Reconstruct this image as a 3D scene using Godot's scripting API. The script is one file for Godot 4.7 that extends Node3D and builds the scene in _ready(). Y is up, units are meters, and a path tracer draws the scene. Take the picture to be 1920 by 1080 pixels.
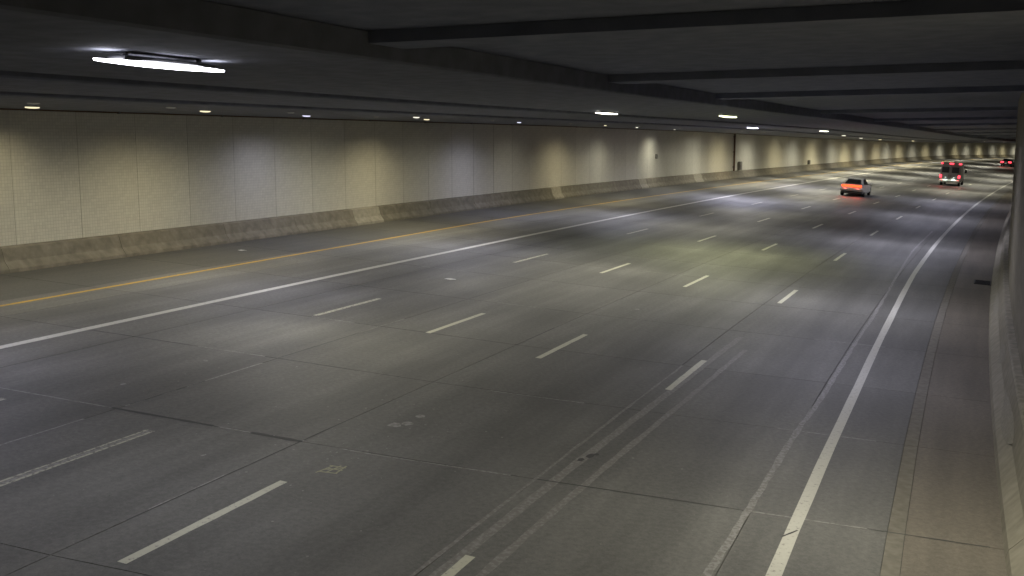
extends Node3D
# A night view down a curving six-lane road tunnel.
# Road frame: s = metres along the right edge line, o = metres to its left, y up.

const KNOT := [-40.0, 20.0, 60.0, 120.0, 220.0, 420.0]
const BEND := [1.3705, 1.5983, 0.5298, 0.7310, 0.7740, 0.7750]      # curvature per km
const RISE := [0.0162, 0.3708, -0.2198, 0.1103, -0.1166, -0.0026]    # vertical curvature per km
const BANK := 0.0596
const GRADE := -0.0087
const CAM_UP := 4.9816
const HEAD := 0.3796
const LATERAL := -1.5819
const CEIL_S := [-60.0, 60.0, 90.0, 120.0, 150.0, 209.0, 313.0, 420.0]
const CEIL_Y := [0.88, 0.88, 0.76, 0.46, 0.12, -0.42, -0.91, -1.4]
const S_START := -34.0
const S_END := 430.0
const WALL_O := 23.36
const RWALL_O := -3.08
const SOFFIT_O := 5.3

var cx := PackedFloat32Array()
var cy := PackedFloat32Array()
var cz := PackedFloat32Array()
var ct := PackedFloat32Array()
var M := {}
var taken := {}
var rng := RandomNumberGenerator.new()

# ---------------------------------------------------------------- road frame
func lerp_table(xs, ys, x) -> float:
	if x <= xs[0]: return ys[0]
	for i in range(1, xs.size()):
		if x <= xs[i]: return lerpf(ys[i - 1], ys[i], (x - xs[i - 1]) / (xs[i] - xs[i - 1]))
	return ys[ys.size() - 1]

func lay_out() -> void:
	var n := 580
	var k := []; var v := []
	for i in n:
		k.append(lerp_table(KNOT, BEND, i - 60.0) * 0.001); v.append(lerp_table(KNOT, RISE, i - 60.0) * 0.001)
	var th := [0.0]; var g := [0.0]
	for i in range(1, n):
		th.append(th[i - 1] + (k[i] + k[i - 1]) / 2.0); g.append(g[i - 1] + (v[i] + v[i - 1]) / 2.0)
	var t0: float = th[60]; var g0: float = g[60]
	for i in n: th[i] = th[i] - t0 + HEAD; g[i] -= g0
	var x := [0.0]; var y := [0.0]; var z := [0.0]
	for i in range(1, n):
		x.append(x[i - 1] + (sin(th[i]) + sin(th[i - 1])) / 2.0)
		z.append(z[i - 1] + (cos(th[i]) + cos(th[i - 1])) / 2.0)
		y.append(y[i - 1] + (g[i] + g[i - 1]) / 2.0)
	for i in n:
		cx.append(x[i] - x[60] + LATERAL * cos(HEAD)); cz.append(z[i] - z[60] - LATERAL * sin(HEAD))
		cy.append(y[i] - y[60]); ct.append(th[i])

func at_y(s: float, o: float, y: float) -> Vector3:      # y is absolute
	var i := clampi(int(floor(s)) + 60, 0, 578)
	var f := s + 60.0 - i
	var th := lerpf(ct[i], ct[i + 1], f)
	return Vector3(lerpf(cx[i], cx[i + 1], f) - o * cos(th), y, -(lerpf(cz[i], cz[i + 1], f) + o * sin(th)))

func road_y(s: float, o: float) -> float:
	var i := clampi(int(floor(s)) + 60, 0, 578)
	return 5.0 - CAM_UP + lerpf(cy[i], cy[i + 1], s + 60.0 - i) + BANK * o + GRADE * s

func on_road(s: float, o: float, h := 0.0) -> Vector3:
	return at_y(s, o, road_y(s, o) + h)

func ceil_y(s: float, o: float) -> float:
	return 5.0 + lerp_table(CEIL_S, CEIL_Y, s) + 0.008 * (23.4 - o)

func heading(s: float) -> float:
	var i := clampi(int(floor(s)) + 60, 0, 578)
	return -lerpf(ct[i], ct[i + 1], s + 60.0 - i)

# ---------------------------------------------------------------- mesh helpers
func mesh_tool() -> SurfaceTool:
	var st := SurfaceTool.new(); st.begin(Mesh.PRIMITIVE_TRIANGLES); st.set_smooth_group(-1); return st

func tri(st: SurfaceTool, a: Vector3, b: Vector3, c: Vector3, ua := Vector2.ZERO, ub := Vector2.ZERO, uc := Vector2.ZERO) -> void:
	st.set_uv(ua); st.add_vertex(a); st.set_uv(ub); st.add_vertex(b); st.set_uv(uc); st.add_vertex(c)

func quad(st: SurfaceTool, a: Vector3, b: Vector3, c: Vector3, d: Vector3, u := [Vector2.ZERO, Vector2.ZERO, Vector2.ZERO, Vector2.ZERO]) -> void:
	tri(st, a, b, c, u[0], u[1], u[2]); tri(st, a, c, d, u[0], u[2], u[3])

func tri_out(st: SurfaceTool, a: Vector3, b: Vector3, c: Vector3, mid: Vector3) -> void:   # clockwise as seen from outside mid
	if (b - a).cross(c - a).dot((a + b + c) / 3.0 - mid) > 0.0: tri(st, a, c, b)
	else: tri(st, a, b, c)

func quad_out(st: SurfaceTool, a, b, c, d, mid: Vector3) -> void:
	tri_out(st, a, b, c, mid); tri_out(st, a, c, d, mid)

func chamfer_box(st: SurfaceTool, mid: Vector3, size: Vector3, ch: float, basis := Basis.IDENTITY) -> void:
	var h := size / 2.0
	ch = minf(ch, minf(h.x, minf(h.y, h.z)) * 0.9)
	var pt := func(sx, sy, sz, ax) -> Vector3:
		var q := Vector3(sx * (h.x - (0.0 if ax == 0 else ch)), sy * (h.y - (0.0 if ax == 1 else ch)), sz * (h.z - (0.0 if ax == 2 else ch)))
		return mid + basis * q
	for a in 3:
		for sg in [-1, 1]:
			var v := []
			for e in [[-1, -1], [1, -1], [1, 1], [-1, 1]]:
				var q := [0, 0, 0]; q[a] = sg; q[(a + 1) % 3] = e[0]; q[(a + 2) % 3] = e[1]
				v.append(pt.call(q[0], q[1], q[2], a))
			quad_out(st, v[0], v[1], v[2], v[3], mid)
	for a in 3:                       # edges along axis a
		var b := (a + 1) % 3; var c := (a + 2) % 3
		for sb in [-1, 1]:
			for sc in [-1, 1]:
				var q1 := [0, 0, 0]; q1[a] = -1; q1[b] = sb; q1[c] = sc
				var q2 := q1.duplicate(); q2[a] = 1
				quad_out(st, pt.call(q1[0], q1[1], q1[2], b), pt.call(q2[0], q2[1], q2[2], b), pt.call(q2[0], q2[1], q2[2], c), pt.call(q1[0], q1[1], q1[2], c), mid)
	for sx in [-1, 1]:
		for sy in [-1, 1]:
			for sz in [-1, 1]:
				tri_out(st, pt.call(sx, sy, sz, 0), pt.call(sx, sy, sz, 1), pt.call(sx, sy, sz, 2), mid)

func loft(st: SurfaceTool, rings: Array, caps := true) -> void:
	var mids := []
	for r in rings:
		var m := Vector3.ZERO
		for q in r: m += q
		mids.append(m / r.size())
	for i in rings.size() - 1:
		var m: Vector3 = (mids[i] + mids[i + 1]) / 2.0
		var n: int = rings[i].size()
		for j in n: quad_out(st, rings[i][j], rings[i][(j + 1) % n], rings[i + 1][(j + 1) % n], rings[i + 1][j], m)
	if caps:
		var all := Vector3.ZERO
		for m in mids: all += m
		all /= mids.size()
		for e in [0, rings.size() - 1]:
			for j in rings[e].size(): tri_out(st, mids[e], rings[e][j], rings[e][(j + 1) % rings[e].size()], all)

func disc_lathe(st: SurfaceTool, profile: Array, mid: Vector3, axis: Basis, n := 18) -> void:   # profile [radius, along x]
	var rings := []
	for pr in profile:
		var r := []
		for i in n:
			var a := TAU * i / n
			r.append(mid + axis * Vector3(pr[1], cos(a) * pr[0], sin(a) * pr[0]))
		rings.append(r)
	loft(st, rings)

# profile: array of [o, y or h]; surface faces up when o grows, to the right when y grows
func sweep(st: SurfaceTool, profile: Array, s0: float, s1: float, step: float, ceiling := false, caps := false, skew := 0.0, uvlen := 1.0) -> void:
	var n := maxi(1, int(ceil((s1 - s0) / step)))
	var rows := []; var uvs := []
	for j in n + 1:
		var row := []; var uvr := []
		var along := 0.0
		for i in profile.size():
			var pr = profile[i]
			var s: float = lerpf(s0, s1, float(j) / n) + skew * (pr[0] - 6.0)
			var q: Vector3
			if ceiling: q = at_y(s, pr[0], ceil_y(s, pr[0]) + pr[1])
			else: q = on_road(s, pr[0], pr[1])
			if i > 0: along += Vector2(pr[0] - profile[i - 1][0], pr[1] - profile[i - 1][1]).length()
			row.append(q); uvr.append(Vector2(s / uvlen, along / uvlen))
		rows.append(row); uvs.append(uvr)
	for j in n:
		for i in profile.size() - 1:
			quad(st, rows[j][i], rows[j][i + 1], rows[j + 1][i + 1], rows[j + 1][i], [uvs[j][i], uvs[j][i + 1], uvs[j + 1][i + 1], uvs[j + 1][i]])
	if caps:
		for e in [0, n]:
			var m := Vector3.ZERO
			for q in rows[e]: m += q
			m /= rows[e].size()
			for i in rows[e].size():
				var a: Vector3 = rows[e][i]; var b: Vector3 = rows[e][(i + 1) % rows[e].size()]
				if e == 0: tri(st, m, b, a)
				else: tri(st, m, a, b)

func numbered(called: String) -> String:
	if not taken.has(called):
		taken[called] = 0; return called
	taken[called] += 1
	return "%s_%03d" % [called, taken[called]]

func done(st: SurfaceTool, called: String, mat: Material, parent: Node) -> MeshInstance3D:
	st.generate_normals()
	var o := MeshInstance3D.new(); o.mesh = st.commit(); o.material_override = mat
	o.name = numbered(called) if parent == self else called
	parent.add_child(o, true)
	return o

func thing(called: String, label: String, category: String, where := Vector3.ZERO, turn := 0.0, group := "") -> Node3D:
	var o := Node3D.new(); o.name = numbered(called); add_child(o)
	o.position = where; o.rotation.y = turn
	o.set_meta("label", label); o.set_meta("category", category)
	if group != "": o.set_meta("group", group)
	return o

func structure(called: String, label: String) -> Node3D:
	var o := Node3D.new(); o.name = numbered(called); add_child(o)
	o.set_meta("kind", "structure"); o.set_meta("label", label)
	return o

# ---------------------------------------------------------------- materials
func plain(c: Color, rough := 0.8, metal := 0.0) -> StandardMaterial3D:   # c in linear values
	var m := StandardMaterial3D.new()
	m.albedo_color = c.linear_to_srgb(); m.roughness = rough; m.metallic = metal
	return m

func glow(c: Color, energy: float) -> StandardMaterial3D:
	var m := StandardMaterial3D.new()
	m.albedo_color = Color(0.3, 0.3, 0.3); m.emission_enabled = true; m.emission = c; m.emission_energy_multiplier = energy; m.roughness = 0.3
	return m

func noise_tex(freq: float, seed_no: int, lo: Color, hi: Color, size := 512, oct := 5) -> ImageTexture:
	var f := FastNoiseLite.new(); f.seed = seed_no; f.frequency = freq; f.fractal_octaves = oct
	var im := f.get_seamless_image(size, size)
	var src := im.get_data()
	var out := PackedByteArray(); out.resize(size * size * 3)
	var r := RandomNumberGenerator.new(); r.seed = seed_no
	for i in size * size:
		var t := clampf(src[i] / 255.0 + r.randf_range(-0.09, 0.09), 0.0, 1.0)
		out[i * 3] = int(255.0 * lerpf(lo.r, hi.r, t)); out[i * 3 + 1] = int(255.0 * lerpf(lo.g, hi.g, t)); out[i * 3 + 2] = int(255.0 * lerpf(lo.b, hi.b, t))
	return ImageTexture.create_from_image(Image.create_from_data(size, size, false, Image.FORMAT_RGB8, out))

func rough_concrete(lo: Color, hi: Color, seed_no: int, metres: float, tint := Color.WHITE) -> StandardMaterial3D:
	var m := StandardMaterial3D.new()
	m.albedo_texture = noise_tex(0.012, seed_no, lo, hi); m.albedo_color = tint
	m.uv1_triplanar = true; m.uv1_world_triplanar = true; m.uv1_scale = Vector3.ONE / metres
	m.roughness = 0.85
	return m

const TEX_M := 27.0
func road_texture() -> ImageTexture:
	var n := 2048
	var f := FastNoiseLite.new(); f.seed = 11; f.frequency = 0.02; f.fractal_octaves = 4
	var coarse := f.get_seamless_image(256, 256); coarse.resize(n, n, Image.INTERPOLATE_CUBIC)
	f.seed = 23; f.frequency = 0.06; f.fractal_octaves = 4
	var st := f.get_seamless_image(64, 1024); st.resize(n, n, Image.INTERPOLATE_CUBIC)
	f.seed = 31; f.frequency = 0.11; f.fractal_octaves = 3
	var gr := f.get_seamless_image(1024, 1024)
	var a := coarse.get_data(); var b := st.get_data(); var g := gr.get_data()
	var out := PackedByteArray(); out.resize(n * n * 3)
	var r := RandomNumberGenerator.new(); r.seed = 5
	var lanes := [0.0, 3.33, 6.45, 9.55, 12.85, 15.9, 19.45]
	for y in n:
		var o := TEX_M * y / n - 3.2
		var tone := 1.0
		var red := 1.0; var blue := 0.965
		for i in lanes.size() - 1:
			if o > lanes[i] and o < lanes[i + 1]:
				var u: float = absf(o - (lanes[i] + lanes[i + 1]) / 2.0)
				tone += 0.05 * exp(-pow((u - 0.85) / 0.3, 2.0)) - 0.07 * exp(-pow(u / 0.35, 2.0))
		if o < -1.25:
			red = 1.05; blue = 0.90; tone = 1.0
		elif o > 19.7: tone = 0.78
		for x in n:
			var i := y * n + x
			var va := a[i] / 255.0 - 0.5
			var vb := b[i] / 255.0 - 0.5
			var vg := g[(y & 1023) * 1024 + (x & 1023)] / 255.0 - 0.5
			var v := 106.0 * tone * (1.0 + 0.17 * va + 0.13 * vb + 0.19 * vg + r.randf_range(-0.07, 0.07))
			var sp := r.randi() & 8191
			if sp < 3: v += 46.0
			elif sp < 6: v -= 30.0
			out[i * 3] = clampi(int(v * red), 0, 255); out[i * 3 + 1] = clampi(int(v * 0.995), 0, 255); out[i * 3 + 2] = clampi(int(v * blue), 0, 255)
	return ImageTexture.create_from_image(Image.create_from_data(n, n, false, Image.FORMAT_RGB8, out))

func tile_texture(normal: bool) -> ImageTexture:      # 12 x 12 small square wall tiles
	var n := 480; var c := 40
	var im := Image.create(n, n, false, Image.FORMAT_RGB8)
	var r := RandomNumberGenerator.new(); r.seed = 77
	var tones := []
	for i in 144: tones.append(r.randf_range(-0.018, 0.018))
	for y in n:
		for x in n:
			var gx := mini(x % c, c - 1 - x % c); var gy := mini(y % c, c - 1 - y % c)
			var joint := gx < 2 or gy < 2
			if normal:
				var h := 0.0 if joint else minf(1.0, 0.5 + 0.25 * (mini(gx, gy) - 2))
				im.set_pixel(x, y, Color(h, h, h))
			else:
				var t: float = 0.80 + tones[(y / c) * 12 + x / c] + r.randf_range(-0.03, 0.03)
				if joint: t *= 0.89
				im.set_pixel(x, y, Color(t * 0.985, t * 0.975, t * 0.925))
	if normal: im.bump_map_to_normal_map(2.0)
	return ImageTexture.create_from_image(im)

func paint_texture(seed_no: int, wear: float, c: Color, under: Color) -> ImageTexture:
	var n := 512
	var f := FastNoiseLite.new(); f.seed = seed_no; f.frequency = 0.035; f.fractal_octaves = 5
	var src := f.get_seamless_image(n, n).get_data()
	var im := Image.create(n, n, false, Image.FORMAT_RGB8)
	var r := RandomNumberGenerator.new(); r.seed = seed_no
	for y in n:
		for x in n:
			var v := src[y * n + x] / 255.0 + r.randf_range(-0.12, 0.12)
			var t := smoothstep(wear - 0.06, wear + 0.10, v)
			im.set_pixel(x, y, under.lerp(c, t * (0.9 + 0.1 * v)))
	return ImageTexture.create_from_image(im)

func paint(seed_no: int, wear: float, c: Color) -> StandardMaterial3D:
	var m := StandardMaterial3D.new()
	m.albedo_texture = paint_texture(seed_no, wear, c, Color(0.45, 0.44, 0.42))
	m.uv1_triplanar = true; m.uv1_world_triplanar = true; m.uv1_scale = Vector3.ONE / 1.7
	m.roughness = 0.6
	return m

func make_materials() -> void:
	var rt := road_texture()
	M.slab = []
	for t in [1.0, 0.98, 1.02, 0.99]:
		var m := StandardMaterial3D.new()
		m.albedo_texture = rt; m.albedo_color = Color(t * 0.952, t * 0.95, t * 0.94); m.roughness = 0.62
		M.slab.append(m)
	M.gutter = rough_concrete(Color(0.39, 0.375, 0.34), Color(0.49, 0.475, 0.435), 17, 1.3)
	M.seal = plain(Color(0.06, 0.06, 0.058), 0.7)
	M.pale_seal = paint(41, 0.40, Color(0.57, 0.565, 0.55))
	M.ground_off = paint(46, 0.56, Color(0.525, 0.52, 0.505))
	M.crack_seal = paint(47, 0.46, Color(0.555, 0.55, 0.54))
	M.white = paint(42, 0.15, Color(0.77, 0.765, 0.725))
	M.dash_white = paint(48, 0.16, Color(0.76, 0.755, 0.68))
	M.worn_white = paint(43, 0.34, Color(0.73, 0.725, 0.65))
	M.yellow = paint(44, 0.22, Color(0.75, 0.595, 0.17))
	M.tile = []
	var ta := tile_texture(false); var tn := tile_texture(true)
	for t in [1.0, 0.965, 0.985]:
		var m := StandardMaterial3D.new()
		m.albedo_texture = ta; m.albedo_color = Color(t, t, t * 0.99); m.normal_enabled = true; m.normal_texture = tn; m.normal_scale = 0.5
		m.uv1_scale = Vector3.ONE / 1.185; m.roughness = 0.5
		M.tile.append(m)
	M.wall_back = plain(Color(0.10, 0.095, 0.085), 0.9)
	M.barrier = [rough_concrete(Color(0.34, 0.325, 0.285), Color(0.53, 0.515, 0.46), 3, 2.2), rough_concrete(Color(0.33, 0.315, 0.275), Color(0.51, 0.495, 0.44), 4, 2.9), rough_concrete(Color(0.36, 0.34, 0.30), Color(0.55, 0.53, 0.475), 5, 2.5)]
	M.barrier_new = rough_concrete(Color(0.47, 0.455, 0.41), Color(0.64, 0.625, 0.57), 6, 1.6)
	M.barrier_right = rough_concrete(Color(0.44, 0.425, 0.37), Color(0.60, 0.58, 0.52), 8, 1.8)
	M.wall_right = rough_concrete(Color(0.44, 0.42, 0.365), Color(0.57, 0.55, 0.49), 9, 3.0)
	M.soffit = rough_concrete(Color(0.39, 0.40, 0.44), Color(0.49, 0.50, 0.545), 12, 3.4)
	M.deck = rough_concrete(Color(0.41, 0.425, 0.48), Color(0.51, 0.525, 0.58), 13, 4.1)
	M.scrape = rough_concrete(Color(0.46, 0.445, 0.40), Color(0.62, 0.605, 0.55), 14, 0.5)
	M.grey_metal = plain(Color(0.16, 0.16, 0.165), 0.45, 0.7)
	M.cabinet = plain(Color(0.17, 0.165, 0.15), 0.6)
	M.dark_metal = plain(Color(0.03, 0.03, 0.032), 0.5, 0.5)
	M.rust_pipe = rough_concrete(Color(0.26, 0.19, 0.14), Color(0.42, 0.32, 0.24), 15, 0.6)
	M.rubber = plain(Color(0.012, 0.012, 0.012), 0.85)
	M.glass = plain(Color(0.015, 0.017, 0.02), 0.06, 0.0)
	M.plate = plain(Color(0.6, 0.6, 0.58), 0.4)
	M.lit_dark = plain(Color(0.03, 0.03, 0.03), 0.7)

# ---------------------------------------------------------------- lamps
const WARM := Color(1.0, 0.945, 0.78)
const NEUTRAL := Color(1.0, 0.98, 0.90)
const GREENISH := Color(0.99, 1.0, 0.80)
const COOL := Color(0.90, 0.90, 1.0)
const ICE := Color(0.96, 0.96, 1.0)

func lamp(label: String, group: String, s: float, o: float, drop: float, length: float, width: float, colour: Color, energy: float, angle: float, shine: float, tilt := 0.0, up := 0.0) -> void:
	# a slim linear luminaire under the ceiling; drop = how far its lens lies below the soffit
	var y := ceil_y(s, o) + up - drop
	var t := thing("tunnel_lamp", label, "ceiling lamp", at_y(s, o, y), heading(s), group)
	var st := mesh_tool(); chamfer_box(st, Vector3(0, 0.04, 0), Vector3(width * 0.75, 0.05, length * 0.7), 0.015); done(st, "housing", M.grey_metal, t)
	var key := "lens%.2f%.2f%.2f%.1f" % [colour.r, colour.g, colour.b, shine]
	if not M.has(key): M[key] = glow(colour, shine)
	st = mesh_tool(); var bowls := []
	for q in [[-0.49, 0.12], [-0.44, 0.35], [-0.3, 0.68], [-0.12, 0.96], [0.12, 0.96], [0.3, 0.68], [0.44, 0.35], [0.49, 0.12]]:
		var w: float = width * 0.45 * q[1]; var d: float = 0.022 + 0.022 * q[1]
		bowls.append([Vector3(-w, 0.014, q[0] * length), Vector3(-w * 0.8, 0.014 - d * 0.6, q[0] * length), Vector3(-w * 0.35, 0.014 - d, q[0] * length), Vector3(w * 0.35, 0.014 - d, q[0] * length), Vector3(w * 0.8, 0.014 - d * 0.6, q[0] * length), Vector3(w, 0.014, q[0] * length)])
	loft(st, bowls); done(st, "lens", M[key], t)
	for e in [-1, 1]:
		st = mesh_tool(); chamfer_box(st, Vector3(0, 0.08 + (drop - 0.08) / 2.0, e * length * 0.28), Vector3(0.05, maxf(drop - 0.085, 0.01), 0.05), 0.004); done(st, "bracket", M.grey_metal, t)
	var l := SpotLight3D.new(); l.name = "light"
	l.light_color = colour; l.light_energy = energy; l.spot_angle = angle; l.spot_angle_attenuation = 1.0; l.spot_range = 40.0; l.spot_attenuation = 2.0
	l.light_size = 0.22; l.shadow_enabled = true
	t.add_child(l, true)
	l.position = Vector3(0, -0.05, 0); l.rotation = Vector3(-PI / 2.0, 0, 0)
	if tilt != 0.0: l.rotation = Vector3(-PI / 2.0, 0, 0); l.rotate_z(tilt)

# ---------------------------------------------------------------- build
func _ready() -> void:
	rng.seed = 2024
	lay_out()
	# --- camera
	var cam := Camera3D.new(); cam.name = "camera"
	cam.fov = 30.907; cam.near = 0.05; cam.far = 900.0
	cam.position = Vector3(0, 5.0, 0); cam.rotation = Vector3(-0.1412, 0, 0)
	add_child(cam); cam.current = true
	# --- environment: night outside the tunnel
	var env := Environment.new()
	env.background_mode = Environment.BG_SKY
	var sky := Sky.new(); var sm := ProceduralSkyMaterial.new()
	sm.sky_top_color = Color(0.02, 0.022, 0.035); sm.sky_horizon_color = Color(0.05, 0.05, 0.06)
	sm.ground_bottom_color = Color(0.02, 0.02, 0.02); sm.ground_horizon_color = Color(0.05, 0.05, 0.06)
	sky.sky_material = sm; env.sky = sky; env.background_energy_multiplier = 0.15
	env.tonemap_mode = Environment.TONE_MAPPER_LINEAR; env.tonemap_exposure = 0.8
	env.sdfgi_enabled = true; env.ssao_enabled = true; env.ssil_enabled = true
	var we := WorldEnvironment.new(); we.name = "environment"; we.environment = env; add_child(we)
	make_materials()
	build_road()
	build_walls()
	build_ceiling()
	build_lamps()
	build_wall_fittings()
	build_vehicles()

# ---------------------------------------------------------------- road
const STRIPS := [-2.62, -1.37, -1.15, 0.6, 3.62, 7.4, 10.9, 14.5, 18.2, 22.9]
const JOINTS := [-34.0, -10.0, -5.4, -0.9, 3.8, 8.4, 13.25, 17.65, 21.7, 26.4, 31.0, 35.3, 38.9, 43.3, 47.6, 52.2, 56.5]

func lag(o: float) -> float:      # the transverse joints run slightly askew
	return (-0.05 if o > 6.0 else -0.125) * (o - 6.0)

func joint_near(s: float, o: float) -> float:      # the joint that passes closest to this point
	var best: float = JOINTS[0]
	for j in JOINTS:
		if absf(j + lag(o) - s) < absf(best + lag(o) - s): best = j
	return best

func road_uv(s: float, o: float) -> Vector2: return Vector2(s / TEX_M, (o + 3.2) / TEX_M)

func slab(st: SurfaceTool, o0: float, o1: float, s0: float, s1: float, gap: float) -> void:
	var n := maxi(1, int(ceil((s1 - s0) / 5.0)))
	var oa := o0 + gap; var ob := o1 - gap
	for j in n:
		var a0 := lerpf(s0 + gap, s1 - gap, float(j) / n); var a1 := lerpf(s0 + gap, s1 - gap, float(j + 1) / n)
		var q := []; var u := []; var low := []
		for e in [[a0, oa], [a0, ob], [a1, ob], [a1, oa]]:
			var s: float = e[0] + lag(e[1])
			q.append(on_road(s, e[1])); low.append(on_road(s, e[1], -0.03)); u.append(road_uv(s, e[1]))
		quad(st, q[0], q[1], q[2], q[3], u)
		for e in 4:
			if (e == 0 and j > 0) or (e == 2 and j < n - 1): continue
			var k := (e + 1) % 4
			quad(st, q[e], low[e], low[k], q[k], [u[e], u[e], u[k], u[k]])

func line_o(pts: Array, s: float) -> float:
	var xs := []; var ys := []
	for p in pts: xs.append(p[0]); ys.append(p[1])
	return lerp_table(xs, ys, s)

func stripe(called: String, mat: Material, parent: Node, pts: Array, s0: float, s1: float, width: float, h := 0.004, step := 2.0, ragged := 0.0) -> MeshInstance3D:
	var st := mesh_tool()
	var n := maxi(1, int(ceil((s1 - s0) / step)))
	var prev := []
	for j in n + 1:
		var s := lerpf(s0, s1, float(j) / n)
		var o := line_o(pts, s)
		var cur := [on_road(s, o - width / 2.0 + rng.randf_range(-ragged, ragged), h), on_road(s, o + width / 2.0 + rng.randf_range(-ragged, ragged), h)]
		if j > 0: quad(st, prev[0], prev[1], cur[1], cur[0])
		prev = cur
	return done(st, called, mat, parent)

func blotch(called: String, mat: Material, parent: Node, s: float, o: float, rs: float, ro: float, h := 0.005, n := 11) -> MeshInstance3D:
	var st := mesh_tool(); var ring := []
	for i in n:
		var a := TAU * i / n; var k := rng.randf_range(0.72, 1.12)
		ring.append(on_road(s + cos(a) * rs * k, o + sin(a) * ro * k, h))
	for i in n: tri_out(st, on_road(s, o, h), ring[i], ring[(i + 1) % n], on_road(s, o, -1.0))
	return done(st, called, mat, parent)

func build_road() -> void:
	var road := structure("road", "wide grey concrete road curving right through the tunnel")
	var st := mesh_tool()
	sweep(st, [[-3.1, -0.02], [23.4, -0.02]], S_START, S_END, 2.0); done(st, "joint_sealant_bed", M.seal, road)
	for k in STRIPS.size() - 1:
		for j in JOINTS.size() - 1:
			st = mesh_tool()
			var gap := 0.007 if k > 2 else 0.004
			slab(st, STRIPS[k], STRIPS[k + 1], JOINTS[j], JOINTS[j + 1], gap)
			done(st, "pavement_slab", M.gutter if k == 1 else M.slab[rng.randi() % 4], road)
		st = mesh_tool(); slab(st, STRIPS[k], STRIPS[k + 1], 56.5, S_END - 2.0, 0.006); done(st, "pavement_strip", M.gutter if k == 1 else M.slab[k % 4], road)
	# painted lines
	stripe("right_edge_line", M.white, road, [[0, 0.0], [22, -0.03], [31, 0.02], [42, 0.14], [56, 0.15], [78, 0.05], [107, -0.06], [140, -0.1], [500, 0.0]], -30.0, 420.0, 0.17, 0.004, 1.5, 0.006)
	stripe("carpool_lane_line", M.white, road, [[0, 15.78], [15, 15.8], [27, 15.94], [65, 15.94], [90, 16.15], [140, 16.75], [198, 16.2], [500, 16.4]], -30.0, 420.0, 0.22, 0.004, 1.5, 0.006)
	stripe("yellow_edge_line", M.yellow, road, [[0, 19.2], [18, 19.22], [33, 19.5], [46, 19.78], [76, 19.65], [106, 19.8], [500, 19.8]], -30.0, 420.0, 0.13, 0.004, 1.5, 0.005)
	var rows := [[3.33, 7.6, [3.3, 3.31, 3.25, 3.31, 3.36, 3.38, 3.41, 3.37, 3.37]], [6.45, 8.55, [6.59, 6.48, 6.46, 6.46, 6.43, 6.38, 6.47, 6.38]], [9.53, 9.35, [9.63, 9.63, 9.62, 9.5, 9.55, 9.48, 9.52]], [12.83, 9.4, [12.8, 12.83, 12.92, 12.88, 12.87, 12.8, 12.78]]]
	for row in rows:
		for k in range(-2, 22):
			var s: float = row[1] + 12.14 * k
			var o: float = row[2][k] if k >= 0 and k < row[2].size() else row[0]
			if row[0] == 9.53 and k == 0:      # worn along its middle
				stripe("lane_dash", M.worn_white, road, [[0, o + 0.065]], s, s + 3.05, 0.045, 0.004, 0.4, 0.004)
				stripe("lane_dash", M.worn_white, road, [[0, o - 0.06]], s, s + 3.05, 0.055, 0.004, 0.4, 0.004)
				stripe("lane_dash", M.pale_seal, road, [[0, o + 0.005]], s, s + 3.05, 0.06, 0.003, 0.4, 0.004)
				continue
			stripe("lane_dash", M.worn_white if row[0] > 12.0 else M.dash_white, road, [[0, o]], s, s + 3.05, 0.13, 0.004, 0.4, 0.005)
	# pale sealed joints and the ragged crack seal left of the right edge line
	for e in [[12.95, 13.5, 11.0], [13.15, 8.9, 8.2], [13.3, 6.7, 4.0], [17.35, 12.85, 11.2], [17.75, 6.2, 4.4], [13.92, 0.7, -1.0], [18.5, 0.95, 0.0], [18.53, -0.1, -0.7], [26.85, 1.5, -0.2], [31.4, 1.1, 0.1], [30.65, 14.9, 13.2], [22.2, 12.8, 11.6], [27.3, 10.0, 8.6], [35.8, 9.6, 7.2]]:
		st = mesh_tool(); var n := 8; var prev := []
		for j in n + 1:
			var o := lerpf(e[1], e[2], float(j) / n)
			var s: float = joint_near(e[0], (e[1] + e[2]) / 2.0) + lag(o)
			var w := rng.randf_range(0.010, 0.026)
			var cur := [on_road(s - w, o, 0.003), on_road(s + w, o, 0.003)]
			if j > 0: quad(st, prev[1], prev[0], cur[0], cur[1])
			prev = cur
		done(st, "joint_filler", M.pale_seal, road)
	for e in [[10.2, 12.3, 10.9, 0.035], [14.7, 16.9, 10.9, 0.04], [13.2, 14.4, 10.9, 0.02], [20.5, 22.6, 10.9, 0.02], [9.9, 11.4, 7.42, 0.02]]:
		stripe("joint_filler", M.pale_seal, road, [[0, e[2]]], e[0], e[1], e[3], 0.003, 0.25, 0.008)
	var seal_path := [[7.0, 0.72], [11.5, 0.69], [14.0, 0.64], [18.05, 0.61], [21.3, 0.52], [26.6, 0.51], [31.9, 0.50], [37.1, 0.57], [50.7, 0.86], [70.0, 0.80]]
	stripe("crack_seal", M.crack_seal, road, seal_path, 4.0, 26.0, 0.10, 0.003, 0.3, 0.016)
	stripe("crack_seal", M.crack_seal, road, seal_path, 26.0, 62.0, 0.08, 0.003, 0.5, 0.014)
	# ground-off old markings along the rightmost lane line
	for e in [[6.0, 26.0, 3.40, 0.15], [6.0, 24.5, 2.97, 0.11], [6.0, 22.0, 3.70, 0.05]]:
		stripe("ground_off_marking", M.ground_off, road, [[6.0, e[2] + 0.06], [14.0, e[2] - 0.04], [20.0, e[2] - 0.17], [30.0, e[2] - 0.3]] if e[2] < 3.6 else [[0, e[2]], [20, e[2] - 0.1]], e[0], e[1], e[3], 0.0022, 0.35, 0.012)
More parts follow.
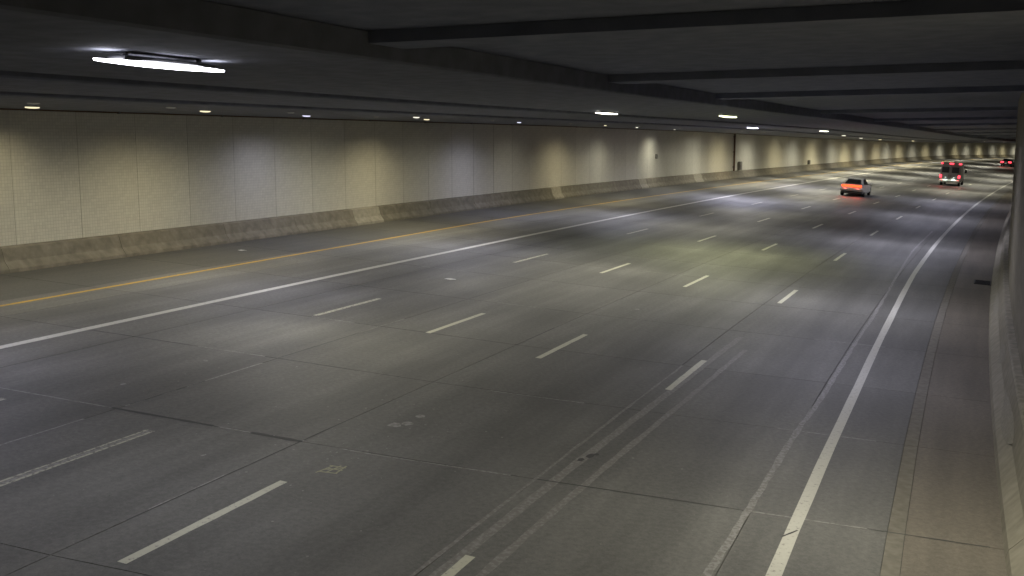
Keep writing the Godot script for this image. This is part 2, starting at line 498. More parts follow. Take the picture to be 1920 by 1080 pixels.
	# dark tar on some joints and loose cracks
	for e in [[13.05, 14.6, 7.4, 0.026], [9.5, 13.1, 7.4, 0.018], [17.3, 20.4, 10.9, 0.026], [13.3, 15.2, 10.9, 0.018], [22.2, 24.0, 7.4, 0.03], [25.5, 30.5, 10.9, 0.03]]:
		stripe("tar_seal", M.seal, road, [[0, e[2]]], e[0], e[1], e[3], 0.0035, 0.3, 0.005)
	for e in [[12.95, 11.0, 9.0, 0.05], [13.12, 8.3, 7.4, 0.06], [13.78, 3.6, 0.9, 0.020], [17.45, 11.0, 9.3, 0.022], [14.18, -0.9, -2.4, 0.018], [21.5, 10.7, 9.0, 0.02], [16.98, 15.6, 13.0, 0.018]]:
		st = mesh_tool(); var prev := []
		for j in 9:
			var o := lerpf(e[1], e[2], j / 8.0)
			var s: float = joint_near(e[0], (e[1] + e[2]) / 2.0) + lag(o)
			var w: float = e[3] * rng.randf_range(0.5, 1.1)
			var cur := [on_road(s - w, o, 0.0035), on_road(s + w, o, 0.0035)]
			if j > 0: quad(st, prev[1], prev[0], cur[0], cur[1])
			prev = cur
		done(st, "tar_seal", M.seal, road)
	# spalls, paint spots and tar spots
	for e in [[14.72, 6.62, 0.14, 0.12], [14.9, 6.47, 0.12, 0.10], [15.4, 6.5, 0.10, 0.09], [27.9, 6.47, 0.10, 0.07], [11.9, 8.2, 0.07, 0.03], [16.4, 11.9, 0.05, 0.06], [14.2, 11.9, 0.07, 0.05]]:
		blotch("concrete_patch", M.pale_seal, road, e[0], e[1], e[2], e[3])
	blotch("tar_spot", M.seal, road, 14.98, 3.28, 0.13, 0.07); blotch("tar_spot", M.seal, road, 14.72, 3.35, 0.09, 0.05); blotch("tar_spot", M.seal, road, 15.1, 3.22, 0.06, 0.05)
	stripe("tar_seal", M.seal, road, [[13.2, 0.09], [13.55, -0.07]], 13.22, 13.55, 0.03, 0.006, 0.1, 0.004)
	st = mesh_tool()                        # sprayed survey mark
	for e in [[12.12, 6.42, 12.5, 6.36], [12.22, 6.16, 12.58, 6.2], [12.18, 6.43, 12.24, 6.14], [12.36, 6.4, 12.38, 6.14], [12.48, 6.42, 12.5, 6.16], [12.2, 6.3, 12.55, 6.27], [12.28, 6.4, 12.45, 6.2]]:
		var a := on_road(e[0], e[1], 0.005); var b := on_road(e[2], e[3], 0.005)
		var side := (b - a).cross(Vector3.UP).normalized() * 0.016
		quad(st, a - side, b - side, b + side, a + side)
	done(st, "sprayed_mark", plain(Color(0.34, 0.33, 0.22), 0.7), road)
	st = mesh_tool()                        # exposed pale aggregate
	for i in 130:
		var s := rng.randfn(13.6, 1.9); var o := rng.randfn(6.6, 1.0)
		if i > 80: s = rng.randf_range(8.5, 22.0); o = rng.randf_range(1.0, 12.0)
		var k := rng.randf_range(0.008, 0.026)
		quad(st, on_road(s - k, o, 0.004), on_road(s, o + k, 0.004), on_road(s + k, o, 0.004), on_road(s, o - k, 0.004))
	done(st, "exposed_aggregate", M.pale_seal, road).set_meta("kind", "stuff")
	# litter
	for e in [[29.19, 21.25, "white scrap of paper on the shoulder near the tiled wall", 0.10], [28.76, 12.84, "crumpled white scrap lying beside the left dashed lane line", 0.13]]:
		st = mesh_tool(); var mid := Vector3(0, 0.02, 0); var prev := []
		for i in 5:
			var z := (i - 2.0) * 0.09
			var cur := [Vector3(-e[3] * rng.randf_range(0.6, 1.1), rng.randf_range(0.008, 0.025), z), Vector3(0, rng.randf_range(0.02, 0.045), z), Vector3(e[3] * rng.randf_range(0.6, 1.1), rng.randf_range(0.008, 0.025), z)]
			if i > 0:
				quad(st, prev[0], prev[1], cur[1], cur[0]); quad(st, prev[1], prev[2], cur[2], cur[1])
			prev = cur
		var p := thing("paper_scrap", e[2], "litter", on_road(e[0], e[1], 0.006), 1.1 + heading(e[0]))
		done(st, "sheet", M.plate, p)

# ---------------------------------------------------------------- walls
func build_walls() -> void:
	var st: SurfaceTool
	# left: small-tile panels on a concrete back wall, standing on a concrete barrier
	var wall := thing("tiled_wall", "long pale tiled wall with dark vertical panel joints behind the concrete barrier", "wall")
	st = mesh_tool(); sweep(st, [[WALL_O + 0.05, -0.1], [WALL_O + 0.05, 5.4]], S_START, S_END, 4.0); done(st, "backing", M.wall_back, wall)
	var s := 21.89 - 2.385 * 23
	while s < 172.0:
		var e := s + 2.385
		st = mesh_tool()
		var n := 2; var g := 0.006
		if absf(s - 53.1) < 0.3 or absf(e - 53.1) < 0.3: g = 0.016
		tile_panel(st, s + g, e - g, n)
		done(st, "tile_panel", M.tile[rng.randi() % 3], wall)
		s = e
	st = mesh_tool(); tile_panel(st, s + 0.006, S_END, 120); done(st, "tile_panel", M.tile[1], wall)
	# left barrier
	var lb := thing("concrete_barrier", "stained concrete safety barrier running along the foot of the tiled wall", "barrier")
	var prof := [[22.84, -0.02], [22.86, 0.10], [23.02, 0.30], [23.12, 0.655], [23.16, 0.685], [WALL_O - 0.006, 0.69], [WALL_O - 0.006, -0.02]]
	var cuts := [-34.0]
	for k in range(-10, 4): cuts.append(21.18 - 4.6 + (k - 3) * 4.6)
	cuts += [21.18, 25.5, 30.45, 34.6, 38.71, 40.85, 45.4, 50.0, 54.6, 60.3, 61.8, 66.4, 71.0, 76.6, 78.2, 82.8, 87.4, 90.6, 93.0]
	while cuts[-1] < 170.0: cuts.append(cuts[-1] + 4.6)
	cuts.sort()
	for i in cuts.size() - 1:
		if cuts[i + 1] - cuts[i] < 0.5: continue
		var fresh: bool = absf(cuts[i] - 38.71) < 0.1 or absf(cuts[i] - 60.3) < 0.1 or absf(cuts[i] - 76.6) < 0.1 or absf(cuts[i] - 90.6) < 0.1
		st = mesh_tool(); sweep(st, prof, cuts[i] + 0.007, cuts[i + 1] - 0.007, 2.5, false, true)
		done(st, "barrier_segment", M.barrier_new if fresh else M.barrier[rng.randi() % 3], lb)
	st = mesh_tool(); sweep(st, prof, cuts[-1] + 0.007, S_END, 4.0, false, true); done(st, "barrier_segment", M.barrier[1], lb)
	# right: plain concrete wall on a barrier
	var rw := thing("concrete_wall", "plain brownish concrete wall close to the camera on the right", "wall")
	st = mesh_tool(); sweep(st, [[RWALL_O, 6.8], [RWALL_O, -0.1]], S_START, S_END, 2.0); done(st, "face", M.wall_right, rw)
	st = mesh_tool(); sweep(st, [[RWALL_O - 0.3, -0.1], [RWALL_O - 0.3, 6.8]], S_START, S_END, 4.0); done(st, "back", M.wall_right, rw)
	var rb := thing("concrete_barrier", "scraped concrete safety barrier below the right-hand wall", "barrier")
	var rp := [[RWALL_O + 0.006, -0.02], [RWALL_O + 0.006, 0.83], [-2.93, 0.82], [-2.90, 0.79], [-2.79, 0.34], [-2.60, 0.12], [-2.56, -0.02]]
	var r := -34.0
	while r < 150.0:
		st = mesh_tool(); sweep(st, rp, r + 0.006, r + 6.0 - 0.006, 2.0, false, true); done(st, "barrier_segment", M.barrier_right, rb)
		r += 6.0
	st = mesh_tool(); sweep(st, rp, r + 0.006, S_END, 3.0, false, true); done(st, "barrier_segment", M.barrier_right, rb)
	# scrapes where tyres and bumpers rubbed the barrier pale
	for e in [[18.2, 22.6, 0.22, 0.55], [25.0, 27.5, 0.30, 0.62], [33.0, 37.5, 0.20, 0.42], [43.0, 45.5, 0.20, 0.6], [50.0, 58.0, 0.25, 0.42]]:
		st = mesh_tool(); var prev := []; var n := 12
		for j in n + 1:
			var q := lerpf(e[0], e[1], float(j) / n); var k := sin(PI * pow(float(j) / n, 0.6))
			var h0: float = lerpf((e[2] + e[3]) / 2.0, e[2], k) + rng.randf_range(-0.015, 0.015)
			var h1: float = lerpf((e[2] + e[3]) / 2.0, e[3], k) + rng.randf_range(-0.02, 0.02)
			var cur := [face_point(q, h0), face_point(q, maxf(h1, h0 + 0.01))]
			if j > 0: quad(st, prev[0], prev[1], cur[1], cur[0])
			prev = cur
		done(st, "scrape_mark", M.scrape, rb)

func face_point(s: float, h: float) -> Vector3:      # just proud of the right barrier's face
	var o := lerp_table([0.12, 0.34, 0.79], [-2.60, -2.79, -2.90], h)
	return on_road(s, o + 0.004, h + 0.001)

func tile_panel(st: SurfaceTool, s0: float, s1: float, n: int) -> void:
	for j in n:
		var a := lerpf(s0, s1, float(j) / n); var b := lerpf(s0, s1, float(j + 1) / n)
		var h := [0.55, 5.2]
		quad(st, on_road(a, WALL_O, h[0]), on_road(a, WALL_O, h[1]), on_road(b, WALL_O, h[1]), on_road(b, WALL_O, h[0]), [Vector2(a, h[0]), Vector2(a, h[1]), Vector2(b, h[1]), Vector2(b, h[0])])
	for e in [[s0, 1], [s1, 0]]:
		var p := [on_road(e[0], WALL_O, 0.55), on_road(e[0], WALL_O, 5.2), on_road(e[0], WALL_O + 0.04, 5.2), on_road(e[0], WALL_O + 0.04, 0.55)]
		if e[1]: quad(st, p[3], p[2], p[1], p[0])
		else: quad(st, p[0], p[1], p[2], p[3])

# ---------------------------------------------------------------- ceiling
func build_ceiling() -> void:
	var c := structure("ceiling", "dark concrete tunnel ceiling with wide girder soffits and cross beams")
	var st := mesh_tool()
	sweep(st, [[WALL_O + 0.1, 0.36], [RWALL_O - 0.1, 0.36]], S_START, S_END, 3.0, true); done(st, "deck", M.deck, c)
	st = mesh_tool(); sweep(st, [[WALL_O + 0.1, 0.95], [RWALL_O - 0.4, 0.95]], S_START, S_END, 6.0, true); done(st, "deck_top", M.deck, c)
	# wide soffits over the left lanes
	for e in [[WALL_O + 0.04, 17.1], [15.6, 12.1], [10.9, SOFFIT_O]]:
		st = mesh_tool()
		sweep(st, [[e[0], 0.35], [e[0], 0.03], [e[0] - 0.03, 0.0], [e[1] + 0.03, 0.0], [e[1], 0.03], [e[1], 0.35]], S_START, S_END, 2.0, true); done(st, "girder_soffit", M.soffit, c)
	# the strips between the soffits are set higher
	for e in [[17.1, 15.6], [12.1, 10.9]]:  # the second strip is added to hide lamps over the lanes
		st = mesh_tool(); sweep(st, [[e[0], 0.145], [e[1], 0.145]], S_START, S_END, 3.0, true); done(st, "recessed_strip", M.deck, c)
	# cross beams over the right lanes, laid out to hide unseen lamps behind them
	var s := 11.9
	for k in range(-2, 21):
		st = mesh_tool()
		var a := s + 19.6 * k if k < 20 else 21.7  # the extra last beam is added to hide the lamp behind it
		var y := 0.20
		var q := []
		for e in [[a, SOFFIT_O - 0.01], [a + 0.9, SOFFIT_O - 0.01], [a + 0.9, RWALL_O + 0.01], [a, RWALL_O + 0.01]]:
			q.append([at_y(e[0], e[1], ceil_y(e[0], e[1]) + y), at_y(e[0], e[1], ceil_y(e[0], e[1]) + 0.355)])
		var mid: Vector3 = (q[0][0] + q[2][1]) / 2.0
		quad_out(st, q[0][0], q[1][0], q[2][0], q[3][0], mid)
		for i in 4: quad_out(st, q[i][0], q[(i + 1) % 4][0], q[(i + 1) % 4][1], q[i][1], mid)
		done(st, "cross_beam", M.deck, c)
	# conduit along the edge of the ceiling above the tiles
	var cd := thing("conduit", "thin brown conduit running along the ceiling just above the tiled wall", "pipe")
	st = mesh_tool()
	sweep(st, [[22.98, -0.01], [22.98, -0.05], [22.93, -0.05], [22.93, -0.01]], S_START, 200.0, 2.5, true); done(st, "pipe_run", M.rust_pipe, cd)
	for k in 40:
		st = mesh_tool(); var b := -8.0 + k * 4.8
		var t := Basis(Vector3.UP, heading(b))
		chamfer_box(st, at_y(b, 22.955, ceil_y(b, 22.955) - 0.032), Vector3(0.11, 0.064, 0.05), 0.006, t); done(st, "clip", M.grey_metal, cd)

# ---------------------------------------------------------------- lamps, seen and unseen
func build_lamps() -> void:
	var ord := ["first", "second", "third", "fourth", "fifth", "sixth", "seventh", "eighth", "ninth", "tenth"]
	# lamps over the lanes that can be seen
	lamp("large bright bluish lamp on the ceiling nearest the camera, upper left", "lamps over the lanes", 10.3, 7.2, 0.12, 2.3, 0.40, ICE, 16.0, 80.0, 14.0)
	lamp("long white ceiling lamp over the middle lanes, left one of two", "lamps over the lanes", 34.8, 9.9, 0.08, 2.3, 0.26, NEUTRAL, 38.0, 80.0, 7.0)
	lamp("long white ceiling lamp over the middle lanes, right one of two", "lamps over the lanes", 42.5, 7.5, 0.08, 3.0, 0.26, GREENISH, 58.0, 78.0, 7.0)
	lamp("violet-white ceiling lamp above the brown pipe on the tiled wall", "lamps over the lanes", 73.9, 13.8, 0.08, 3.2, 0.40, COOL, 75.0, 79.0, 12.0)
	lamp("white ceiling lamp above and to the left of the white car", "lamps over the lanes", 93.3, 12.45, 0.08, 4.0, 0.34, NEUTRAL, 90.0, 80.0, 9.0)
	var far := [[120.0, 15.6, NEUTRAL], [140.0, 17.4, NEUTRAL], [158.0, 18.3, WARM], [180.0, 17.5, WARM]]
	for i in far.size():
		lamp("%s of the four small faint lamps receding beyond the white car" % ord[i], "lamps over the lanes", far[i][0], far[i][1], 0.06, 2.2, 0.34, far[i][2], 80.0, 80.0, 2.4)
	for e in [[205.0, 10.0], [230.0, 10.0], [260.0, 10.0], [295.0, 10.0], [335.0, 10.0], [380.0, 10.0]]:  # unseen, placed to light the far end of the road
		lamp("unseen lamp over the far lanes, placed to light the road there", "lamps out of sight over the lanes", e[0], e[1], 0.0, 1.4, 0.3, NEUTRAL, 110.0, 81.0, 1.0)
	# washers along the tiled wall, tilted towards it: s, o, colour, energy, angle
	var washers := [[14.5, 20.3, WARM, 17.0, 69.0], [21.2, 21.6, WARM, 6.0, 69.0], [26.4, 20.2, WARM, 15.5, 70.0], [32.6, 20.9, COOL, 11.0, 69.0], [37.0, 18.8, NEUTRAL, 13.0, 71.0], [40.4, 20.3, WARM, 22.0, 69.0], [49.2, 20.0, COOL, 19.0, 70.0], [61.5, 20.0, WARM, 25.0, 70.0], [69.0, 20.6, NEUTRAL, 17.0, 69.0], [79.5, 21.3, NEUTRAL, 21.0, 71.0]]
	for i in washers.size():  # the first is out of view, placed to light the near wall
		var w = washers[i]
		var which: String = "small lamp above the tiled wall, outside the left edge of the picture, placed to light the wall there" if i == 0 else "%s bright small lamp from the left along the top of the tiled wall" % ord[i - 1]
		lamp(which, "lamps along the tiled wall", w[0], w[1], 0.02, 0.5, 0.10, w[2], w[3], w[4], 1.5, -0.22)
	var between := [[19.5, 19.6], [23.6, 19.0], [29.4, 19.2], [35.6, 19.8], [45.0, 19.4], [54.6, 19.4], [65.5, 19.2], [74.2, 19.2], [85.5, 19.5]]  # unseen, placed between the washers to even the light on the wall
	for i in between.size():
		lamp("unseen dim lamp between the bright ones, placed to even the light on the tiled wall, %s from the left" % ord[i], "unseen dim lamps along the tiled wall", between[i][0], between[i][1], 0.0, 0.4, 0.14, NEUTRAL, 14.0, 74.0, 0.12, -0.2)
	var s := 91.0
	var i := 0
	while s < 400.0:  # unseen lamps placed to light the distant wall
		lamp("unseen distant lamp above the tiled wall, placed to light its far stretch", "unseen distant lamps along the tiled wall", s, 19.0, 0.0, 0.6, 0.2, [NEUTRAL, WARM, NEUTRAL, WARM][i % 4], 58.0 + 9.0 * (i % 3), 79.0, 0.12, -0.2)
		s += (8.0 if s < 200.0 else 12.0) + 2.0 * (i % 3); i += 1
	# unseen lamps in the ceiling recesses and behind the camera, lighting the lanes
	for e in [[14.0, 15.85, COOL, 28.0], [24.0, 15.85, COOL, 29.0], [36.0, 15.85, COOL, 36.0], [54.0, 15.85, COOL, 44.0], [76.0, 15.85, COOL, 46.0], [98.0, 15.85, COOL, 56.0], [3.0, 11.15, NEUTRAL, 14.0], [20.0, 11.15, NEUTRAL, 38.0], [28.5, 11.15, NEUTRAL, 22.0], [52.0, 11.15, NEUTRAL, 36.0], [64.0, 11.15, NEUTRAL, 40.0], [82.0, 11.15, NEUTRAL, 54.0], [104.0, 11.15, NEUTRAL, 66.0], [121.0, 11.15, NEUTRAL, 84.0], [138.0, 11.15, NEUTRAL, 90.0], [158.0, 11.15, NEUTRAL, 100.0], [182.0, 11.15, NEUTRAL, 100.0], [-20.0, 11.15, WARM, 30.0]]:
		lamp("unseen lamp in the ceiling recess, placed to light the lanes below", "lamps out of sight over the lanes", e[0], e[1], 0.0, 1.1, 0.3, e[2], e[3], 80.0, 1.0, 0.0, 0.11)
	# unseen lamps up behind the cross beams, placed to light the right lanes
	for e in [[-8.0, 1.5, NEUTRAL, 14.0], [4.0, -0.8, NEUTRAL, 20.0], [13.3, -1.3, NEUTRAL, 50.0], [23.1, 0.8, COOL, 26.0], [32.9, 1.3, COOL, 48.0], [32.9, 4.4, NEUTRAL, 26.0], [52.5, 1.5, COOL, 74.0], [72.1, 2.0, COOL, 66.0], [91.7, 2.0, COOL, 76.0], [111.3, 3.0, NEUTRAL, 96.0], [130.9, 2.0, NEUTRAL, 96.0], [150.5, 2.0, NEUTRAL, 100.0], [170.1, 2.0, NEUTRAL, 100.0]]:
		lamp("unseen lamp up behind a cross beam, placed to light the right lanes", "unseen lamps behind the cross beams", e[0], e[1], 0.0, 0.8, 0.3, e[2], e[3], 80.0, 1.0, 0.0, 0.315)

# ---------------------------------------------------------------- fittings
func build_wall_fittings() -> void:
	var st: SurfaceTool
	var p := thing("drain_pipe", "rusty brown vertical pipe on the tiled wall beyond the middle of the picture", "pipe", on_road(104.0, WALL_O - 0.16, 0.69), heading(104.0))
	st = mesh_tool()
	disc_lathe(st, [[0.09, 0.0], [0.09, 4.3]], Vector3.ZERO, Basis(Vector3(0, 1, 0), Vector3(1, 0, 0), Vector3(0, 0, -1)), 12); done(st, "pipe_run", M.rust_pipe, p)
	for h in [0.4, 1.9, 3.4]:
		st = mesh_tool(); chamfer_box(st, Vector3(-0.03, h, 0), Vector3(0.22, 0.07, 0.24), 0.01); done(st, "clamp", M.dark_metal, p)
	for e in [[106.2, "grey wall cabinet just right of the brown pipe, above the barrier", 0.85, 0.7], [137.2, "small distant wall cabinet on the tiles, above and left of the white car", 0.55, 0.5]]:
		var b := thing("wall_cabinet", e[1], "cabinet", on_road(e[0], WALL_O - 0.15, 0.75), heading(e[0]))
		st = mesh_tool(); chamfer_box(st, Vector3(0, e[2] / 2.0, 0), Vector3(0.27, e[2], e[3]), 0.02); done(st, "body", M.cabinet, b)
		st = mesh_tool(); chamfer_box(st, Vector3(0.145, e[2] / 2.0, 0), Vector3(0.02, e[2] * 0.88, e[3] * 0.86), 0.006); done(st, "door", M.cabinet, b)
		st = mesh_tool(); chamfer_box(st, Vector3(0.165, e[2] / 2.0, e[3] * 0.3), Vector3(0.02, 0.14, 0.03), 0.005); done(st, "latch", M.dark_metal, b)
	var q := thing("sensor_box", "small dark box mounted halfway up the tiled wall", "sensor", on_road(81.1, WALL_O - 0.02, 2.2), heading(81.1))
	st = mesh_tool(); chamfer_box(st, Vector3(0.06, 0.18, 0), Vector3(0.14, 0.36, 0.26), 0.015); done(st, "body", M.cabinet, q)
	st = mesh_tool(); chamfer_box(st, Vector3(0.14, 0.22, 0), Vector3(0.02, 0.14, 0.14), 0.005); done(st, "face", M.dark_metal, q)
	# drain inlet at the foot of the right barrier
	var d := thing("drain_inlet", "dark drain grate in the gutter at the foot of the right barrier", "drain", on_road(42.0, -2.27, 0.002), heading(42.0))
	d.rotation.z = BANK * -1.0
	st = mesh_tool(); chamfer_box(st, Vector3(0, 0.004, 0), Vector3(0.56, 0.008, 1.1), 0.002); done(st, "dark_pit_plate", M.lit_dark, d)  # dark plate stands in for the shade down in the drain
	for e in [[-0.27, 0.0, 0.04, 1.1], [0.27, 0.0, 0.04, 1.1], [0.0, -0.53, 0.5, 0.04], [0.0, 0.53, 0.5, 0.04]]:
		st = mesh_tool(); chamfer_box(st, Vector3(e[0], 0.013, e[1]), Vector3(e[2], 0.018, e[3]), 0.004); done(st, "frame", M.dark_metal, d)
	for k in 11:
		st = mesh_tool(); chamfer_box(st, Vector3(0, 0.012, -0.45 + k * 0.09), Vector3(0.5, 0.012, 0.035), 0.003); done(st, "bar", M.dark_metal, d)

# ---------------------------------------------------------------- vehicles
func ring(w: float, y0: float, y1: float, z: float, tuck := 0.08, top := 1.0) -> Array:     # rounded section, w half width
	var m := lerpf(y0, y1, 0.55)
	return [Vector3(-w + tuck, y0, z), Vector3(w - tuck, y0, z), Vector3(w, lerpf(y0, y1, 0.2), z), Vector3(w, m, z), Vector3(w * top, lerpf(y0, y1, 0.9), z), Vector3(w * top - 0.1, y1, z), Vector3(-w * top + 0.1, y1, z), Vector3(-w * top, lerpf(y0, y1, 0.9), z), Vector3(-w, m, z), Vector3(-w, lerpf(y0, y1, 0.2), z)]

func wheel(parent: Node, x: float, z: float, r: float) -> void:
	var w := Node3D.new(); w.name = "wheel"; parent.add_child(w, true)
	var st := mesh_tool(); disc_lathe(st, [[r * 0.68, -0.11], [r * 0.94, -0.11], [r, -0.06], [r, 0.06], [r * 0.94, 0.11], [r * 0.68, 0.11]], Vector3(x, r, z), Basis.IDENTITY, 20); done(st, "tyre", M.rubber, w)
	st = mesh_tool(); disc_lathe(st, [[0.05, -0.115], [r * 0.66, -0.105], [r * 0.66, 0.105], [0.05, 0.115]], Vector3(x, r, z), Basis.IDENTITY, 14); done(st, "rim", M.grey_metal, w)

func red_light(parent: Node, at: Vector3, c: Color, e: float) -> void:     # throws its light backward and down
	var l := SpotLight3D.new(); l.name = "light"; l.light_color = c; l.light_energy = e; l.spot_angle = 75.0; l.spot_angle_attenuation = 0.6; l.spot_range = 25.0; l.spot_attenuation = 2.0; l.light_size = 0.12; l.shadow_enabled = true
	parent.add_child(l, true); l.position = at; l.rotation = Vector3(-0.5, PI, 0)

# forward is -z; the rear faces +z
func sedan(label: String, s: float, o: float, paint_c: Color, bar: bool) -> void:
	var t := thing("sedan", label, "car", on_road(s, o, 0.004), heading(s), "cars driving away")
	t.rotation.z = -BANK
	var body_m := plain(paint_c, 0.28, 0.1); body_m.clearcoat_enabled = true; body_m.clearcoat = 0.8; body_m.clearcoat_roughness = 0.1
	var st := mesh_tool()
	loft(st, [ring(0.78, 0.34, 0.66, -2.48, 0.1), ring(0.90, 0.24, 0.74, -2.2), ring(0.94, 0.22, 0.84, -1.4), ring(0.95, 0.20, 0.92, -0.4), ring(0.95, 0.20, 0.95, 0.8), ring(0.95, 0.22, 1.0, 1.6, 0.08, 0.96), ring(0.93, 0.27, 1.04, 2.2, 0.08, 0.92), ring(0.88, 0.36, 1.02, 2.42, 0.1, 0.9)])
	done(st, "body", body_m, t)
	var cab := func(w0, w1, y0, y1, z): return [Vector3(-w0, y0, z[0]), Vector3(w0, y0, z[0]), Vector3(w1, y1, z[1]), Vector3(-w1, y1, z[1])]
	st = mesh_tool()
	var front: Array = cab.call(0.80, 0.62, 0.88, 1.38, [-1.05, -0.25]); var back: Array = cab.call(0.78, 0.58, 0.98, 1.38, [1.9, 1.0])
	loft(st, [front, back]); done(st, "cabin_glass", M.glass, t)
	st = mesh_tool()
	loft(st, [[Vector3(-0.6, 1.36, -0.32), Vector3(0.6, 1.36, -0.32), Vector3(0.5, 1.40, -0.28), Vector3(-0.5, 1.40, -0.28)], [Vector3(-0.64, 1.375, 0.3), Vector3(0.64, 1.375, 0.3), Vector3(0.52, 1.45, 0.3), Vector3(-0.52, 1.45, 0.3)], [Vector3(-0.6, 1.33, 1.1), Vector3(0.6, 1.33, 1.1), Vector3(0.5, 1.41, 1.04), Vector3(-0.5, 1.41, 1.04)]]); done(st, "roof", body_m, t)
	for e in [-1, 1]:
		st = mesh_tool()             # rear pillar
		loft(st, [[Vector3(e * 0.81, 0.98, 1.5), Vector3(e * 0.81, 0.98, 1.95), Vector3(e * 0.68, 0.98, 1.98), Vector3(e * 0.7, 0.98, 1.5)], [Vector3(e * 0.62, 1.385, 0.75), Vector3(e * 0.62, 1.385, 1.08), Vector3(e * 0.5, 1.39, 1.08), Vector3(e * 0.5, 1.39, 0.75)]]); done(st, "pillar", body_m, t)
		st = mesh_tool(); chamfer_box(st, Vector3(e * 1.03, 0.98, -0.7), Vector3(0.18, 0.12, 0.12), 0.03); done(st, "mirror", body_m, t)
	st = mesh_tool(); chamfer_box(st, Vector3(0, 1.06, 2.3), Vector3(1.5, 0.05, 0.2), 0.02); done(st, "spoiler", M.dark_metal, t)
	st = mesh_tool(); chamfer_box(st, Vector3(0, 0.34, 2.38), Vector3(1.66, 0.22, 0.22), 0.05); done(st, "diffuser", M.lit_dark, t)
	st = mesh_tool(); chamfer_box(st, Vector3(0, 0.61, 2.45), Vector3(1.78, 0.28, 0.30), 0.12); done(st, "bumper", body_m, t)
	st = mesh_tool(); chamfer_box(st, Vector3(0, 0.61, 2.608), Vector3(0.32, 0.15, 0.02), 0.004); done(st, "licence_plate", M.plate, t)
	if bar:
		st = mesh_tool(); chamfer_box(st, Vector3(0, 0.86, 2.44), Vector3(1.58, 0.16, 0.10), 0.05); done(st, "tail_light_bar", M.tail_orange, t)
		for e in [-0.5, 0.5]: red_light(t, Vector3(e, 0.80, 2.62), Color(1.0, 0.36, 0.30), 1.3)
	else:
		for e in [-0.64, 0.64]:
			st = mesh_tool(); chamfer_box(st, Vector3(e, 0.84, 2.42), Vector3(0.54, 0.30, 0.12), 0.05); done(st, "tail_light", M.tail_red, t)
			red_light(t, Vector3(e, 0.8, 2.62), Color(1.0, 0.3, 0.28), 1.2)
	for e in [[-0.83, -1.5], [0.83, -1.5], [-0.83, 1.5], [0.83, 1.5]]: wheel(t, e[0], e[1], 0.34)

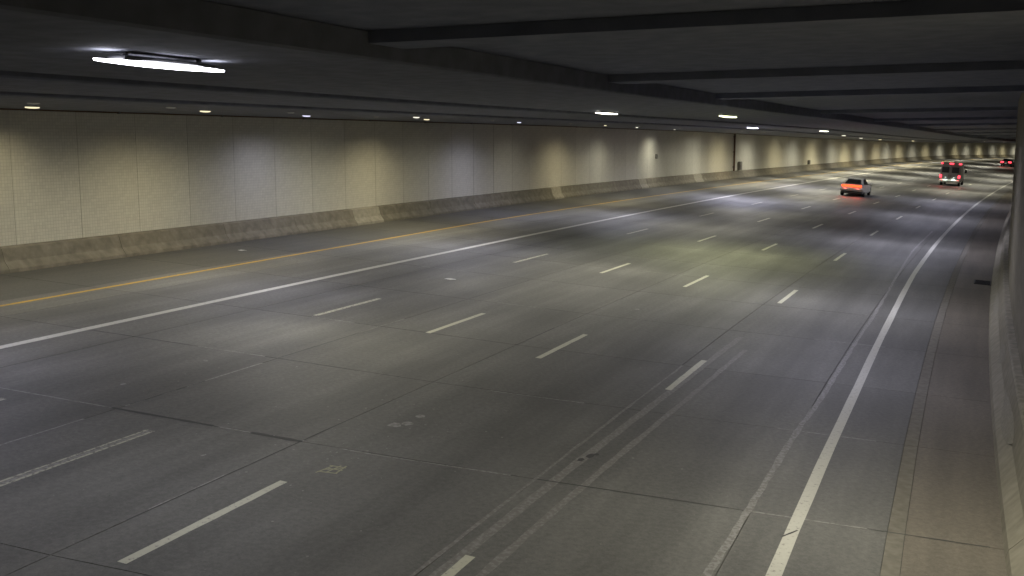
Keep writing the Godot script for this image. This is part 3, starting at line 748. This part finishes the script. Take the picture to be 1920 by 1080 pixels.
func build_vehicles() -> void:
	M.tail_orange = glow(Color(1.0, 0.29, 0.12), 4.6)
	M.plate_glow = glow(Color(0.93, 1.0, 0.95), 1.6)
	M.tail_red = glow(Color(1.0, 0.25, 0.31), 4.0)
	sedan("white sedan with a glowing orange-red light bar across its tail", 91.0, 9.25, Color(0.74, 0.73, 0.70), true)
	sedan("dark distant sedan with two red tail lights at the right wall", 214.0, 7.1, Color(0.03, 0.03, 0.035), false)
	# tall grey van with clearance lights
	var t := thing("van", "tall grey van with three red lights along its roof edge", "van", on_road(125.6, 4.85, 0.004), heading(125.6), "cars driving away")
	t.rotation.z = -BANK
	var grey := plain(Color(0.22, 0.22, 0.23), 0.4, 0.0)
	var pale := plain(Color(0.66, 0.74, 0.69), 0.35)
	var st := mesh_tool()
	loft(st, [ring(0.85, 0.45, 1.05, -2.9, 0.1), ring(1.0, 0.40, 1.25, -2.5, 0.08, 0.94), ring(1.04, 0.40, 2.35, -1.3, 0.08, 0.86), ring(1.05, 0.40, 2.5, -0.6, 0.08, 0.9), ring(1.05, 0.40, 2.52, 2.2, 0.08, 0.9), ring(1.03, 0.46, 2.48, 2.72, 0.1, 0.89)]); done(st, "body", grey, t)
	for e in [-0.5, 0.5]:
		st = mesh_tool(); chamfer_box(st, Vector3(e, 1.38, 2.735), Vector3(0.94, 1.6, 0.05), 0.015)
		var dr := done(st, "rear_door", grey, t)
		st = mesh_tool(); chamfer_box(st, Vector3(e, 1.72, 2.768), Vector3(0.72, 0.62, 0.03), 0.01); done(st, "window", M.glass, dr)
		st = mesh_tool(); chamfer_box(st, Vector3(signf(e) * 0.1, 1.1, 2.775), Vector3(0.05, 0.2, 0.03), 0.008); done(st, "handle", M.dark_metal, dr)
		st = mesh_tool(); chamfer_box(st, Vector3(e * 1.86, 1.02, 2.76), Vector3(0.24, 0.34, 0.08), 0.03); done(st, "tail_light", M.tail_red, t)
		red_light(t, Vector3(e * 1.86, 1.0, 2.95), Color(1.0, 0.3, 0.3), 0.7)
		st = mesh_tool(); chamfer_box(st, Vector3(e * 2.3, 1.5, -1.9), Vector3(0.2, 0.34, 0.1), 0.03); done(st, "mirror", M.dark_metal, t)
	for e in [[-0.98, 0.2], [0.06, 0.44], [1.0, 0.3]]:
		st = mesh_tool(); chamfer_box(st, Vector3(e[0] * 0.93, 2.40, 2.77), Vector3(e[1], 0.16, 0.1), 0.03); done(st, "roof_light", M.tail_red, t)
	red_light(t, Vector3(0.06, 2.4, 3.0), Color(1.0, 0.3, 0.3), 0.5)
	st = mesh_tool(); chamfer_box(st, Vector3(0, 0.54, 2.87), Vector3(2.08, 0.34, 0.34), 0.12); done(st, "bumper", pale, t)
	st = mesh_tool(); chamfer_box(st, Vector3(0.25, 0.80, 2.78), Vector3(0.36, 0.16, 0.03), 0.005); done(st, "licence_plate", M.plate, t)
	for e in [-0.42, 0.42]:        # number-plate lamps, placed to brighten the pale bumper
		st = mesh_tool(); chamfer_box(st, Vector3(e, 0.92, 2.79), Vector3(0.16, 0.05, 0.06), 0.012); done(st, "plate_lamp", M.plate_glow, t)
		var l := SpotLight3D.new(); l.name = "light"; l.light_color = Color(0.93, 1.0, 0.95); l.light_energy = 0.5; l.spot_angle = 70.0; l.spot_angle_attenuation = 1.0; l.spot_range = 10.0; l.spot_attenuation = 2.0; l.light_size = 0.06; l.shadow_enabled = true
		t.add_child(l, true); l.position = Vector3(e, 0.89, 3.02); l.rotation = Vector3(-1.45, 0, 0)
	st = mesh_tool(); loft(st, [[Vector3(-0.85, 1.32, -2.45), Vector3(0.85, 1.32, -2.45), Vector3(0.74, 2.25, -1.45), Vector3(-0.74, 2.25, -1.45)], [Vector3(-0.8, 1.3, -2.35), Vector3(0.8, 1.3, -2.35), Vector3(0.7, 2.2, -1.35), Vector3(-0.7, 2.2, -1.35)]]); done(st, "windscreen", M.glass, t)
	for e in [[-0.9, -1.8], [0.9, -1.8], [-0.9, 1.7], [0.9, 1.7]]: wheel(t, e[0], e[1], 0.38)
